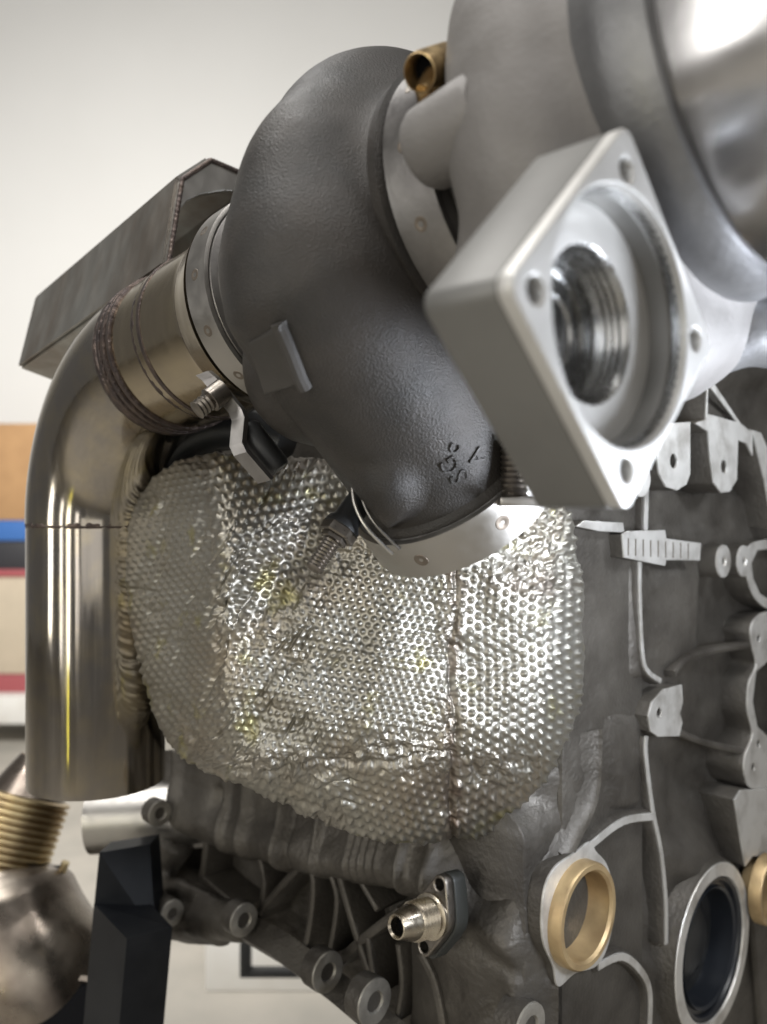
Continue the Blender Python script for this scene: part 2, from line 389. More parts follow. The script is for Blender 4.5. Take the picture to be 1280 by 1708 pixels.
def end_h(x, y):
    cx_ = 980-85*sgm(y-1375, 16)
    h = -.22*np.clip((cx_-x)/100, 0, 1.1)**2.0
    h = h-.10*zone(x, y, 1000, 1036, 935, 1135, 5)+.05*zone(x, y, 1042, 1068, 940, 1130, 5)-.05*zone(x, y, 975, 1075, 1142, 1182, 6)
    h = h-.12*zone(x, y, 1172, 1246, 945, 1330, 14)+.05*zone(x, y, 1084, 1168, 948, 1108, 5)-.1*zone(x, y, 1092, 1290, 640, 820, 6)
    h = h-.04*zone(x, y, 1090, 1222, 828, 884, 4)-.1*zone(x, y, 1118, 1240, 1245, 1440, 16)+.13*np.exp(-(((x-1158)/44)**2+((y-1428)/46)**2)**1.6)
    h = h-.07*zone(x, y, 1012, 1096, 1385, 1600, 7)+.06*zone(x, y, 1006, 1064, 1190, 1345, 6)-.05*zone(x, y, 1040, 1070, 1385, 1590, 10)
    h = h-.08*zone(x, y, 940, 1082, 1630, 1900, 8)-.1*zone(x, y, 900, 1000, 860, 925, 6)+.05*zone(x, y, 915, 975, 1140, 1330, 14)
    h = h+.012*fbm(x/56, y/70, 301, 3)+.002*fbm(x/9, y/9, 311, 2)
    return h
obj('end_wall', relief(ME, 876, 1400, 590, 1980, 4, end_h, holes=[(*SC, .48), (*PC, .285)]), M_block, eng, angle=180)
# filleted corner mass between side and end walls, lower right
lump = []
def ball(c, r, sq=(1, 1, 1), n=24):
    V = []; Fc = []
    for i in range(n//2+1):
        th = math.pi*i/(n//2)
        for j in range(n):
            a = 2*math.pi*j/n
            V.append((c[0]+r*sq[0]*math.sin(th)*math.cos(a), c[1]+r*sq[1]*math.sin(th)*math.sin(a), c[2]+r*sq[2]*math.cos(th)))
    for i in range(n//2):
        for j in range(n):
            j2 = (j+1) % n; Fc.append((i*n+j, (i+1)*n+j, (i+1)*n+j2, i*n+j2))
    return V, Fc
lump.append(tube([Sd(770, 1450, -.22), Sd(748, 1528, .03)], [.26, .17], 24))
obj('fitting_boss', cast(lump, .03, 8, .01), M_block, eng, angle=180)
# relief of the side wall: upper belt with vertical ridges, deep pockets below
from mathutils.geometry import intersect_point_tri_2d
def in_poly(x, y, poly):
    r = np.zeros(x.shape, bool); n = len(poly)
    for i in range(n):
        x0, y0 = poly[i]; x1, y1 = poly[(i+1) % n]
        c_ = ((y0 > y) != (y1 > y)) & (x < (x1-x0)*(y-y0)/((y1-y0) if y1 != y0 else 1e-9)+x0); r ^= c_
    return r
def side_h(x, y):
    yb = np.interp(x, [250, 330, 400, 500, 640, 740, 800, 890], [1385, 1408, 1432, 1462, 1485, 1500, 1560, 1640])
    up = sgm(yb-y, 7.)
    h = -.22+up*(.26+.10*np.exp(-((yb-45-y)/40)**2))
    for c_, w_, a_ in ((392, 5, .05), (425, 7, .05), (486, 6, .07), (500, 4, -.04), (548, 5, .05), (600, 3, .025), (612, 3, .025), (624, 3, .025), (636, 3, .025), (650, 3, .02), (690, 7, .06), (735, 10, .05), (310, 9, .05), (300, 5, -.04)):
        h = h+a_*np.exp(-((x-c_-(y-1400)*.06)/w_)**2)*up
    h = h-.08*zone(x, y, 368, 382, 1310, 1352, 3)
    h = h+.24*sgm(x-(690+.1*(y-1500)), 16)*(1-up)+.12*sgm(x-790, 22)*(1-up)
    h = h-.10*np.exp(-(((x-800)/38)**2+((y-1480)/60)**2))+.09*np.exp(-(((x-765)/34)**2+((y-1535)/80)**2))-.08*np.exp(-(((x-845)/30)**2+((y-1660)/60)**2))
    h = h-.3*sgm(x-884, 6)
    h = h-.34*sgm(x-790, 14)*sgm(1420-y, 22)
    return h+(.010-.005*sgm(x-760, 20))*fbm(x/34, y/38, 401, 3)+.0015*fbm(x/7, y/7, 411, 2)
gx, gy = np.meshgrid(np.arange(226, 908, 3.), np.arange(1250, 1990, 3.), indexing='ij')
nn_ = side_h(gx, gy); zc = np.array(-H); o_ = np.array(MS.translation); r_ = np.stack([(gx-640)/F, np.ones_like(gx), (854-gy)/F], -1)
V_ = r_*((zc @ o_)/(r_ @ zc))[..., None]+zc*nn_[..., None]
kp = in_poly(gx, gy, side_px[:-6]+[(700, 1800), (906, 2100), (906, 700)]); kq = kp[:-1, :-1] & kp[1:, 1:] & kp[1:, :-1] & kp[:-1, 1:]
ix = np.arange(gx.size).reshape(gx.shape); q_ = np.stack([ix[:-1, :-1], ix[:-1, 1:], ix[1:, 1:], ix[1:, :-1]], -1)[kq]
us = np.unique(q_); mp_ = -np.ones(gx.size, int); mp_[us] = np.arange(len(us))
obj('side_casting', (V_.reshape(-1, 3)[us], mp_[q_].tolist()), M_block, eng, angle=180)
# ribs on the side wall
for pts, r in (
    ([(425, 1415), (438, 1470), (432, 1530)], .05), ([(515, 1430), (470, 1475), (422, 1532)], .045), ([(498, 1400), (520, 1470), (512, 1560), (498, 1600)], .045),
    ([(560, 1450), (590, 1555), (618, 1640)], .05), ([(590, 1455), (628, 1520)], .04), ([(665, 1520), (600, 1570), (555, 1612)], .05),
    ([(698, 1590), (722, 1640), (738, 1720)], .055), ([(610, 1560), (625, 1660)], .045), ([(540, 1440), (560, 1500), (548, 1590)], .04),
    ([(662, 1575), (668, 1640), (660, 1700)], .04), ([(290, 1360), (262, 1430), (235, 1490)], .07), ([(345, 1380), (335, 1470)], .06), ([(330, 1460), (400, 1520)], .05)):
    pass
    ridge('rib', MS, pts, r*1.25, -.3, .05, M_block, eng, bevel=.022)
# lower left casting: arm with its lobes, pan rail
arm = [tube([Sd(300, 1395, .05), Sd(255, 1455, .1), Sd(215, 1500, .18)], [.16, .17, .2], 20),
       tube([Sd(210, 1505, .15), Sd(290, 1525, .12), Sd(410, 1535, .08)], [.19, .17, .14], 20),
       tube([Sd(225, 1470, .2), Sd(300, 1478, .16), Sd(370, 1510, .1)], [.07, .06, .06], 14),
       tube([Sd(275, 1545, .1), Sd(380, 1553, .05)], [.1, .1], 16)]
obj('mounting_arm', cast(arm, .03, 5, .012), M_block, eng, angle=180)
rail = tube([Sd(398, 1540, .06), Sd(472, 1580, .06), Sd(566, 1650, .06), Sd(690, 1752, .06)], [.11, .12, .12, .12], 4)
obj('pan_rail', rail, M_block, eng, smooth=False)
# bolt bosses
def boss(px, py, r, Mf, n, depth, hole=.42, mface=M_rim):
    c = onplane(Mf, px, py, n) ; o = Mf @ Vector((c[0], c[1], n)); fr = axis_frame(o, U)
    a = obj('boss', lathe([(-depth, r*.98), (-.03, r*1.0), (-.012, r)], 28), M_block, eng, fr)
    b = obj('boss_face', lathe([(-.013, r*.985), (0, r*.97), (.002, r*.9), (.002, r*hole+.008), (-.01, r*hole), (-min(depth, .1), r*hole)], 32, caps=False), mface, None if False else eng, fr)
    h = obj('bolt_hole', lathe([(-.06, r*hole*.99), (-.061, 0)], 20), M_hole_shade, eng, fr)
    b.parent = a; h.parent = a; b.location = (0, 0, 0)
    return a
M_bossface = mat('boss_face', (.36, .34, .3), .6, .45, (.24, .225, .2), 8, rvar=.08)
for px_, py_, r_, n_ in ((268, 1357, .1, .26), (408, 1535, .115, .22), (548, 1622, .125, .24), (626, 1672, .135, .24)):
    boss(px_, py_, r_, MS, n_, .12, mface=M_bossface)
boss(886, 1716, .13, ME, .06, .15, .45, M_bossface)
boss(236, 1523, .09, MS, .36, .3, .2, M_bossface); boss(288, 1524, .1, MS, .34, .3, .35, M_bossface)
# end wall detail: raised machined rims and pads (each a part)
nR = .07
def rim(px, wd, n1=nR, n0=-.01, m=M_rim, **kw): return ridge('machined_rim', ME, px, wd, n0, n1, m, eng, **kw)
rim([(1080, 815), (1078, 888)], .045)
rim([(1069, 930), (1069, 1000), (1074, 1095), (1084, 1122), (1104, 1136)], .032)
rim([(1080, 1228), (1079, 1260), (1090, 1350), (1104, 1420), (1112, 1500), (1113, 1575)], .036)
rim([(1094, 1362), (1042, 1370), (990, 1408), (944, 1446)], [.045]*15+[.08])
rim([(1000, 1612), (1040, 1596), (1072, 1622), (1086, 1660), (1084, 1730)], .045)
plate('stamped_pad', ME, [(1039, 892), (1046, 886), (1110, 884), (1112, 898), (1170, 906), (1168, 935), (1112, 934), (1110, 944), (1042, 930)], -.01, .11, M_rim, eng)
plate('chipped_ledge', ME, [(962, 878), (975, 868), (1040, 872), (1042, 888), (1000, 886)], -.01, .09, M_rim, eng)
plate('bolt_tab', ME, [(1138, 1142), (1108, 1150), (1088, 1172), (1082, 1195), (1086, 1220), (1098, 1229), (1134, 1228), (1139, 1205), (1135, 1190), (1140, 1170)], -.01, .11, M_rim, eng, holes=[(1100, 1189, .03)])
plate('plug_rim', ME, [(958, 1424), (985, 1404), (995, 1420), (1012, 1440), (1024, 1480), (1024, 1530), (1014, 1580), (995, 1612), (960, 1624), (932, 1646), (924, 1612), (908, 1575), (904, 1530), (910, 1480), (928, 1445)], -.01, .09, M_rim, eng, smooth_outline=True, holes=[(966, 1523, .268)])
c = onplane(ME, 966, 1523, .1); fr = axis_frame(ME @ Vector((c[0], c[1], .1)), U)
pl = obj('core_plug', lathe([(-.02, .285), (.05, .283), (.066, .272), (.066, .245), (.05, .232), (-.1, .222), (-.115, .21), (-.12, .19), (-.122, 0)], 64, caps=False), M_gold, eng, fr)
dsc = obj('plug_disc', lathe([(-.112, .2), (-.108, .19), (-.112, 0)], 48), M_golddisc, eng, fr); dsc.parent = pl
# crank seal
c = onplane(ME, 1193, 1583, .12); fr = axis_frame(ME @ Vector((c[0], c[1], .12)), U)
sl = obj('seal_housing', lathe([(-.3, .66), (-.1, .6), (-.012, .575), (-.006, .56)], 96, caps=False), M_block, eng, fr)
q = obj('machined_face', lathe([(-.01, .566), (0, .56), (0, .475), (-.02, .468), (-.5, .468)], 96, caps=False), M_rim, eng, fr); q.parent = sl
for nm, pr, m_ in (('shaft_seal', [(-.03, .47), (-.012, .462), (-.02, .44), (-.05, .43), (-.05, .405), (-.025, .398), (-.04, .38), (-.2, .375)], M_seal),
                   ('shaft_end', [(-.2, .376), (-.21, .3), (-.15, .2), (-.15, .0)], M_dark)):
    q = obj(nm, lathe(pr, 64, caps=False), m_, eng, fr); q.parent = sl
for a_ in (150, 190, 60, 300):
    q = obj('shaft_hole', tf(lathe([(-.148, .034), (-.14, .03), (-.16, .02), (-.16, 0)], 18), Matrix.Translation((-.05, .26*math.cos(math.radians(a_)), .26*math.sin(math.radians(a_))))), M_hole_shade, eng, fr); q.parent = sl
# right hand gasket face pieces
boss(1208, 936, .115, ME, .12, .35, .25, M_rim); boss(1242, 936, .115, ME, .12, .35, .25, M_rim)
plate('port_face', ME, [(1246, 930), (1256, 906), (1300, 900), (1330, 920), (1330, 1010), (1290, 1018), (1262, 1000), (1248, 965)], -.01, .1, M_rim, eng, smooth_outline=True, holes=[[(1254, 940), (1264, 918), (1300, 914), (1320, 930), (1320, 990), (1290, 1004), (1268, 990), (1257, 965)]])
plate('water_pump_face', ME, [(1262, 1030), (1285, 1020), (1340, 1024), (1345, 1320), (1262, 1318), (1244, 1296), (1243, 1262), (1256, 1225), (1248, 1185), (1250, 1140), (1262, 1110), (1256, 1080), (1253, 1050)], -.01, .11, M_rim, eng, smooth_outline=True,
      holes=[(1266, 1065, .03), [(1262, 1120), (1285, 1100), (1320, 1120), (1320, 1220), (1285, 1232), (1264, 1212), (1256, 1170)], (1257, 1280, .03), (1266, 1240, .03)])
plate('bright_boss', ME, [(1226, 1335), (1236, 1318), (1340, 1314), (1345, 1430), (1256, 1428), (1244, 1445), (1236, 1400)], -.01, .13, M_rim, eng, bevel=.03)
c = onplane(ME, 1276, 1482, .16); fr = axis_frame(ME @ Vector((c[0], c[1], .16)), U)
obj('core_plug', lathe([(-.02, .25), (.05, .248), (.066, .24), (.066, .215), (.05, .2), (-.1, .195), (-.115, .18), (-.12, 0)], 48, caps=False), M_gold, eng, fr)
plate('plug_web', ME, [(1244, 1480), (1250, 1440), (1345, 1425), (1345, 1760), (1272, 1740), (1258, 1560)], -.01, .05, M_block, eng, bevel=.03)
ridge('curved_rib', ME, [(1128, 1125), (1150, 1100), (1190, 1086), (1256, 1076)], .05, -.01, .09, M_block, eng, bevel=.02)
ridge('curved_rib', ME, [(1136, 1222), (1180, 1240), (1252, 1256)], .05, -.01, .09, M_block, eng, bevel=.02)
# upper tabs of the timing side
plate('bolt_tab', ME, [(1092, 716), (1100, 706), (1152, 704), (1152, 790), (1146, 808), (1130, 818), (1112, 812), (1100, 790), (1096, 760)], .08, .2, M_rim, eng, holes=[(1124, 769, .045)])
plate('bolt_tab', ME, [(1160, 706), (1178, 700), (1180, 660), (1180, 622), (1236, 706), (1256, 722), (1256, 760), (1246, 740), (1232, 734), (1230, 800), (1218, 820), (1204, 822), (1192, 806), (1186, 770), (1182, 720)], .08, .2, M_rim, eng, holes=[(1208, 778, .045), [(1181, 640), (1230, 704), (1181, 690)]])
plate('web_panel', ME, [(1178, 625), (1236, 704), (1180, 692)], .02, .16, M_block, eng)
plate('bolt_tab', ME, [(1056, 806), (1064, 790), (1080, 780), (1086, 800), (1080, 822), (1068, 828)], .06, .24, M_rim, eng, smooth_outline=True)
plate('brace_bar', ME, [(1252, 716), (1258, 728), (1276, 800), (1290, 880), (1310, 880), (1300, 790), (1270, 722)], .05, .18, M_rim, eng)
# stamped digits on the pad
def text_mesh(s, size, ext):
    cu = bpy.data.curves.new('tmp', 'FONT'); cu.body = s; cu.size = size; cu.extrude = ext; cu.align_x = 'CENTER'; cu.align_y = 'CENTER'; cu.resolution_u = 3
    o = bpy.data.objects.new('tmp', cu); C.objects.link(o); dg = bpy.context.evaluated_depsgraph_get()
    me = bpy.data.meshes.new_from_object(o.evaluated_get(dg))
    V = [tuple(v.co) for v in me.vertices]; Fc = [tuple(p.vertices) for p in me.polygons]
    bpy.data.objects.remove(o); bpy.data.curves.remove(cu); bpy.data.meshes.remove(me); return V, Fc
for i in range(9):
    xx = onplane(ME, 1048+i*12.5, 912+i*.9, .11)
    obj('stamp_mark', box(xx[0]-.006, xx[0]+.006, xx[1]-.05, xx[1]+.05, .11, .112), M_spot, eng, ME)

# ================================================================== oil drain fitting
fo = Sd(732, 1524, .28); of = thing('oil_drain_fitting', 'silver threaded flare fitting on a two-hole flange, low on the block under the foil blanket', 'fitting', tuple(fo))
fd = (-H + Z*.12).normalized(); ff = axis_frame(fo, fd); FS = Matrix.Scale(.78, 4)
def diamond(l, r0, r1, ang):
    pts = []
    for s, r in ((1, r1), (0, r0), (-1, r1), (0, r0)): pass
    out = []
    for i in range(72):
        t = 2*math.pi*i/72
        d = Vector((math.cos(t), math.sin(t))); best = 0
        for cx_, rr in ((l, r1), (0, r0), (-l, r1)): best = max(best, d.x*cx_+rr)
        out.append((d, best))
    # support function to polygon
    res = []
    for i in range(72):
        d, s = out[i]; d2, s2 = out[(i+1) % 72]
        det = d.x*d2.y-d.y*d2.x; x = (s*d2.y-s2*d.y)/det; y = (d.x*s2-d2.x*s)/det
        ca, sa = math.cos(ang), math.sin(ang); res.append((x*ca-y*sa, x*sa+y*ca))
    return res
fm = frame(ff.to_3x3().col[1], ff.to_3x3().col[2], ff.to_3x3().col[0], fo)
dl = diamond(.175, .12, .05, math.radians(78))
ca, sa = math.cos(math.radians(78)), math.sin(math.radians(78))
obj('gasket', plate_mesh([[(x*1.06, y*1.06-.01) for x, y in dl]], -.1, .0, .01), M_olive, of, fm)
obj('flange', plate_mesh([dl, circ(.175*ca, .175*sa, .028, 20), circ(-.175*ca, -.175*sa, .028, 20)], .0, .06, .012), M_bolt, of, fm)
M_fit = mat('fitting_steel', (.52, .47, .38), 1, .28, (.35, .3, .24), 8, rvar=.08)
obj('threaded_body', join(lathe([(.05, .15), (.1, .15), (.11, .125)], 40), tf(thread(.1, .27, .13, .032, .018), Matrix.Identity(4))), M_fit, of, ff @ FS)
obj('flare_nose', lathe([(.26, .112), (.29, .115), (.42, .078), (.425, .07), (.41, .058), (.2, .055)], 40), M_fit, of, ff @ FS)
obj('bore', lathe([(.34, .0565), (.339, 0)], 24), M_hole_shade, of, ff @ FS)

tag(obj('black_hose', tube(crom([P(255, 830, 5.6), P(285, 765, 5.5), P(330, 728, 5.4), P(400, 716, 5.3), P(480, 740, 5.2)], 8), .13, 20), M_dark), 'black hose passing behind the foil blanket below the exhaust pipe collar', 'hose', 'black hoses behind the foil blanket')
tag(obj('black_hose', tube(crom([P(300, 860, 5.9), P(310, 790, 5.9), P(360, 700, 5.9), P(430, 670, 5.9)], 8), .16, 20), M_dark), 'thicker black hose rising behind the top of the foil blanket', 'hose', 'black hoses behind the foil blanket')
# ================================================================== foil blanket
def ridged(x, y, seed, o=3):
    s = 0; a = 1
    for i in range(o): s = s+a*(1-np.abs(vnoise(x*2**i+9*i, y*2**i, seed+i))*2); a *= .5
    return s
def sp(x, k): return np.log1p(np.exp(np.clip(x/k, -40, 40)))*k
outline = [(250, 800), (300, 766), (370, 754), (430, 768), (500, 764), (545, 762), (620, 762), (720, 770), (820, 800), (880, 828), (930, 838), (955, 862), (962, 905), (970, 950), (974, 1050), (975, 1130), (968, 1185), (945, 1238), (918, 1292), (880, 1335), (830, 1385), (770, 1402), (700, 1408), (620, 1400), (540, 1372), (470, 1342), (400, 1308), (330, 1283), (280, 1238), (245, 1160), (226, 1080), (212, 1000), (210, 920), (220, 850)]
CX, CY = 600., 1085.
oa = np.array([math.atan2(y-CY, x-CX) for x, y in outline]); orr = np.array([math.hypot(x-CX, y-CY) for x, y in outline]); k = np.argsort(oa); oa = oa[k]; orr = orr[k]
NA, NR, NB = 1250, 330, 46
ang = np.linspace(-math.pi, math.pi, NA, endpoint=False); RR = np.interp(ang, oa, orr, period=2*math.pi)
for _ in range(12): RR = (np.roll(RR, 1)+RR*2+np.roll(RR, -1))/4
RR = RR*(1+.006*vnoise(ang*9+40, ang*0+3.3, 91)+.003*vnoise(ang*40+140, ang*0+3.3, 92))
rho = np.concatenate([np.linspace(.003, 1, NR)**.8, np.ones(NB)]); back = np.concatenate([np.zeros(NR), np.linspace(0, 1, NB+1)[1:]])
G_r, G_a = np.meshgrid(rho, ang, indexing='ij'); G_b = np.repeat(back[:, None], NA, 1)
rr = G_r*np.repeat(RR[None, :], NR+NB, 0)*(1-.22*G_b**1.6)
px = CX+rr*np.cos(G_a); py = CY+rr*np.sin(G_a)
rx = sp(345-px+.10*(py-900), 16)*.0062; rx2 = sp(px-758, 14)*.0009+sp(px-920, 12)*.0022
ry = sp(py-1278+.12*(px-600), 16)*.0020; ry2 = sp(905-py, 28)*.0030*(1-np.clip((px-700)/80, 0, 1)); edge = 1-np.sqrt(np.clip(1-G_r**6, 0, 1))
hollow = .2*np.exp(-(((px-470)+(py-960)*.45)/55)**2-((py-960)/130)**2)
ridge_l = -.10*np.exp(-((px-375-(py-860)*.0)/38)**2)*np.clip((1250-py)/200, 0, 1)
knee = -.07*np.exp(-((px-600)/150)**2-((py-1190)/90)**2)
big = .06*fbm(px/110, py/110, 5, 3)
Y = 4.22+rx+rx2+ry+ry2+.16*edge+hollow+ridge_l+knee+big+G_b*1.0
X = (px-640)/F*Y; Zz = (854-py)/F*Y
# pattern coordinates measured along the folded foil
uu = X-1.0*rx+.9*rx2; vv = Zz-.8*ry+.7*ry2
uu = uu+.05*fbm(px/90, py/90, 21, 2); vv = vv+.05*fbm(px/90+7, py/90, 31, 2)
def hexl(deg, sa, sb, wa=.5, seed=1, ww=170):
    t = math.radians(deg); q = (px-600)*math.cos(t)+(py-1080)*math.sin(t); r_ = -(px-600)*math.sin(t)+(py-1080)*math.cos(t)
    q = q/sa+wa*fbm(px/ww, py/ww, seed, 2); r_ = r_/sb*.866+wa*fbm(px/ww+9, py/ww, seed+7, 2); tp = 2*math.pi; y_ = r_/.866
    c_ = np.cos(tp*(q+y_/2))+np.cos(tp*(q-y_/2))+np.cos(tp*y_)
    return (np.clip(c_+1.5, 0, 9)/4.5)**1.55*2.1-.5
def lat(deg, sa, sb, wa=.5, seed=1, ww=170):
    t = math.radians(deg); q = (px-600)*math.cos(t)+(py-1080)*math.sin(t); r_ = -(px-600)*math.sin(t)+(py-1080)*math.cos(t)
    q = q/sa+wa*fbm(px/ww, py/ww, seed, 2); r_ = r_/sb+wa*fbm(px/ww+9, py/ww, seed+7, 2)
    d = np.cos(math.pi*(q+r_))*np.cos(math.pi*(q-r_))
    return np.where(d > 0, np.abs(d)**.85, -np.abs(d)**1.0)
sig = lambda x: 1/(1+np.exp(-np.clip(x, -30, 30)))
wR = sig((px-757)/5); xb = 352+.06*(py-900)
wL = sig((xb-px)/6)*(1-wR); wU = sig((930+(560-px)*1.0-py)/16)*sig((640-px)/14)*(1-wL)*(1-wR)
wB = sig((py-1290+.1*(px-600))/10)*(1-wR); wC = np.clip(1-wR-wL-wU-wB, 0, 1)
dC = hexl(10, 13.5, 12, .3, 41); dR = hexl(33, 17, 14.5, .45, 43); dL = hexl(-8, 13, 11, .3, 45); dU = hexl(48, 17, 15, .5, 47); dB = hexl(14, 18, 13, .5, 49)
dim = dC*wC+dR*wR*1.25+dL*wL*.75+dU*wU*1.4+dB*wB*1.1
crush = np.clip(.05+.9*(ridged(px/80, py/80, 55, 2)-1.1), 0, 1)
crush = np.maximum(crush, np.exp(-((py-1268-14*np.sin(px/60))/42)**2)*(px < 900))
crush = np.maximum(crush, np.exp(-((px-757-6*np.sin(py/40))/13)**2)); crush = np.maximum(crush, .85*np.clip((py-1300)/60, 0, 1)*np.clip((620-px)/60, 0, 1))
crush = np.maximum(crush, .8*np.exp(-(((px-880)/90)**2+((py-940)/50)**2))); crush = np.clip(crush, 0, 1)
cr = fbm(px/13, py/13, 71, 3)*.7+(ridged(px/24, py/24, 81, 3)-1)*.5
folds = -.05*np.clip(ridged((px+(py)*.55)/34, (py-px*.2)/150, 99, 2)-.95, 0, 1)*np.clip((600-px)/90, 0, 1)*np.clip((1290-py)/80, 0, 1)
wr = -.03*np.clip(ridged(px/95, py/60, 131, 3)-1.15, 0, 1)
crush = np.maximum(crush, .75*np.exp(-((px-xb)/12)**2)); crush = np.maximum(crush, .5*np.exp(-((py-(930+(560-px)))/26)**2)*(px < 640)*(px > 400))
dim = dim*1.3; grv = -.022*np.exp(-((px-757-5*np.sin(py/37))/5)**2)*np.clip((py-900)/30, 0, 1)-.018*np.exp(-((py-1276-.09*(px-560)*-1-6*np.sin(px/31))/5)**2)*np.clip((px-420)/30, 0, 1)*np.clip((770-px)/20, 0, 1)
D = grv+.0052*dim*(1-.6*crush)+.015*cr*crush+folds*.9+wr+.0015*cr
D = D*(1-.5*G_b)
Pm = np.stack([X, Y, Zz], -1)
da = np.roll(Pm, -1, 1)-np.roll(Pm, 1, 1); dr = np.gradient(Pm, axis=0)
N = np.cross(dr, da); N /= (np.linalg.norm(N, axis=-1, keepdims=True)+1e-12)
if N[NR//2, :, 1].mean() > 0: N = -N
Pm = Pm+N*D[..., None]
K = NR+NB; Vb = Pm.reshape(-1, 3); Vb = np.vstack([Vb, Pm[0].mean(0)[None], (Pm[-1].mean(0)+np.array([0, .1, 0]))[None]])
i0 = (np.arange(K-1)[:, None]*NA+np.arange(NA)[None, :]); i1 = (np.arange(K-1)[:, None]*NA+(np.arange(NA)[None, :]+1) % NA)
quads = np.stack([i0, i0+NA, i1+NA, i1], -1).reshape(-1, 4)
j = np.arange(NA); t1 = np.stack([np.full(NA, K*NA), j, (j+1) % NA], -1); t2 = np.stack([np.full(NA, K*NA+1), (K-1)*NA+(j+1) % NA, (K-1)*NA+j], -1)
me = bpy.data.meshes.new('foil_blanket'); nv = len(Vb); loc = np.array([0., 4.6, -.8])
me.vertices.add(nv); me.vertices.foreach_set('co', (Vb-loc).ravel())
loops = np.concatenate([quads.ravel(), t1.ravel(), t2.ravel()]).astype(np.int32); tot = np.concatenate([np.full(len(quads), 4), np.full(2*NA, 3)]).astype(np.int32)
me.loops.add(len(loops)); me.loops.foreach_set('vertex_index', loops)
me.polygons.add(len(tot)); me.polygons.foreach_set('loop_start', np.concatenate([[0], np.cumsum(tot)[:-1]]).astype(np.int32)); me.polygons.foreach_set('loop_total', tot)
me.polygons.foreach_set('use_smooth', np.ones(len(tot), dtype=bool)); me.update(calc_edges=True)
brown_tint = (.75*np.exp(-((px-757)/16)**2)*np.clip((py-900)/60, 0, 1)*(.5+.5*vnoise(px/14, py/14, 3))+.6*np.exp(-(((px-880)/70)**2+((py-975)/22)**2))
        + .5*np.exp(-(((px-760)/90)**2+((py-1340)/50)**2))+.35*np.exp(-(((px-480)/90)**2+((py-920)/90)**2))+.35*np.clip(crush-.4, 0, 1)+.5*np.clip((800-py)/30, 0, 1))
brown_tint = np.clip(brown_tint*(.7+.6*vnoise(px/20, py/20, 8)), 0, .85)  # mask for browner foil along creases, in the hollow and at the top edge
at = me.attributes.new('brown_tint', 'FLOAT', 'POINT'); at.data.foreach_set('value', np.concatenate([brown_tint.ravel(), [0, 0]]).astype(np.float32))
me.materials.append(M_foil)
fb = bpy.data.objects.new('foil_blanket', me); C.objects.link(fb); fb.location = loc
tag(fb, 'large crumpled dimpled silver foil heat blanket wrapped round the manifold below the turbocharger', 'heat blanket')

# ================================================================== turbocharger
turbo = thing('turbocharger', 'large turbocharger with dark cast turbine housing and grey aluminium compressor, above the foil blanket', 'turbocharger', tuple(T(.7, 0, -.3)))
XC = .75
def vp(th, rho, x=XC): t = math.radians(th); return Vector((x, -rho*math.sin(t), -rho*math.cos(t)))
th0 = 46; nt = Vector((-.08, math.cos(math.radians(th0)), -math.sin(math.radians(th0)))).normalized()
pth = []; rad = []
p0 = vp(th0, .5)
NL = .84
for s_, r_ in ((NL, .4), (NL*.75, .395), (NL*.5, .4), (NL*.25, .41)): pth.append(p0+nt*s_); rad.append(r_)
for th_ in range(th0, 391, 8):
    pth.append(vp(th_, float(np.interp(th_, [46, 62, 90, 130, 180, 270, 390], [.5, .53, .46, .42, .49, .54, .5])))); rad.append(float(np.interp(th_, [46, 62, 90, 135, 180, 270, 390], [.42, .4, .33, .31, .34, .3, .2])))
shapes = [tube(pth, rad, 48), lathe([(.02, .45), (.2, .42), (.32, .5), (.5, .57), (.98, .57), (1.1, .52), (1.2, .48)], 64)]
bl = MT.inverted() @ P(615, 775, 3.3)
shapes.append(ball(MT.inverted() @ P(538, 612, 3.78), .35))
H_in = cast(shapes, .028, 12)
H_w = tf(H_in, MT); H_w = ([tuple(v) for v in H_w[0]], H_w[1])
hb = bvh(H_w)
# cast lug near the bottom edge, pressed into the casting
lg, _ = hit(hb, 640, 800)
if lg is None: lg, _ = hit(hb, 640, 760)
shapes.append(ball(MT.inverted() @ (lg+Vector((.03, .05, 0))), .13))
shapes.append(tf(tube([MT.inverted() @ (lg+Vector((-.07, .1, .05))), MT.inverted() @ (lg+Vector((.1, .12, -.12)))], [.1, .12], 20), Matrix.Identity(4)))
H_in = cast(shapes, .026, 12); H_w = tf(H_in, MT); H_w = ([tuple(v) for v in H_w[0]], H_w[1]); hb = bvh(H_w)
house = obj('turbine_housing', H_w, M_iron, turbo, angle=180)
# machined pad with raised edge on the housing
def surf_plate(name, pxs, lift, depth, m, bevel=.01, parent=turbo, b=hb):
    hs = []; hh = [hit(b, x, y) for x, y in ((432, 600), (458, 565), (488, 628), (450, 645), (460, 604), (475, 590))]; cn = (sum((h[0] for h in hh), Vector())/6, sum((h[1] for h in hh), Vector()).normalized())
    for x, y in pxs:
        for k_ in range(30):
            h_ = hit(b, x+k_*4, y)[0]
            if h_ is not None: hs.append(h_); break
    c_, n_ = cn
    if n_.dot(c_) > 0: n_ = -n_
    x_ = (Vector((0, 0, 1)).cross(n_)).normalized(); fr_ = frame(x_, n_.cross(x_), n_, c_)
    mx = .012
    q = [onplane(fr_, x, y, mx+lift) for x, y in pxs]
    return obj(name, plate_mesh([q], mx+lift-depth, mx+lift, bevel), m, parent, fr_), fr_, mx
pd, pf, pm = surf_plate('machined_pad', [(412, 572), (464, 545), (497, 643), (440, 660)], .006, .2, M_ironpad)
rp_ = [hit(hb, x, y)[0] for x, y in ((464, 540), (476, 566), (489, 598), (502, 632), (510, 648))]
obj('pad_rib', tube([p+Vector((0, -.012, 0)) for p in rp_], .028, 10), M_ironpad, turbo)
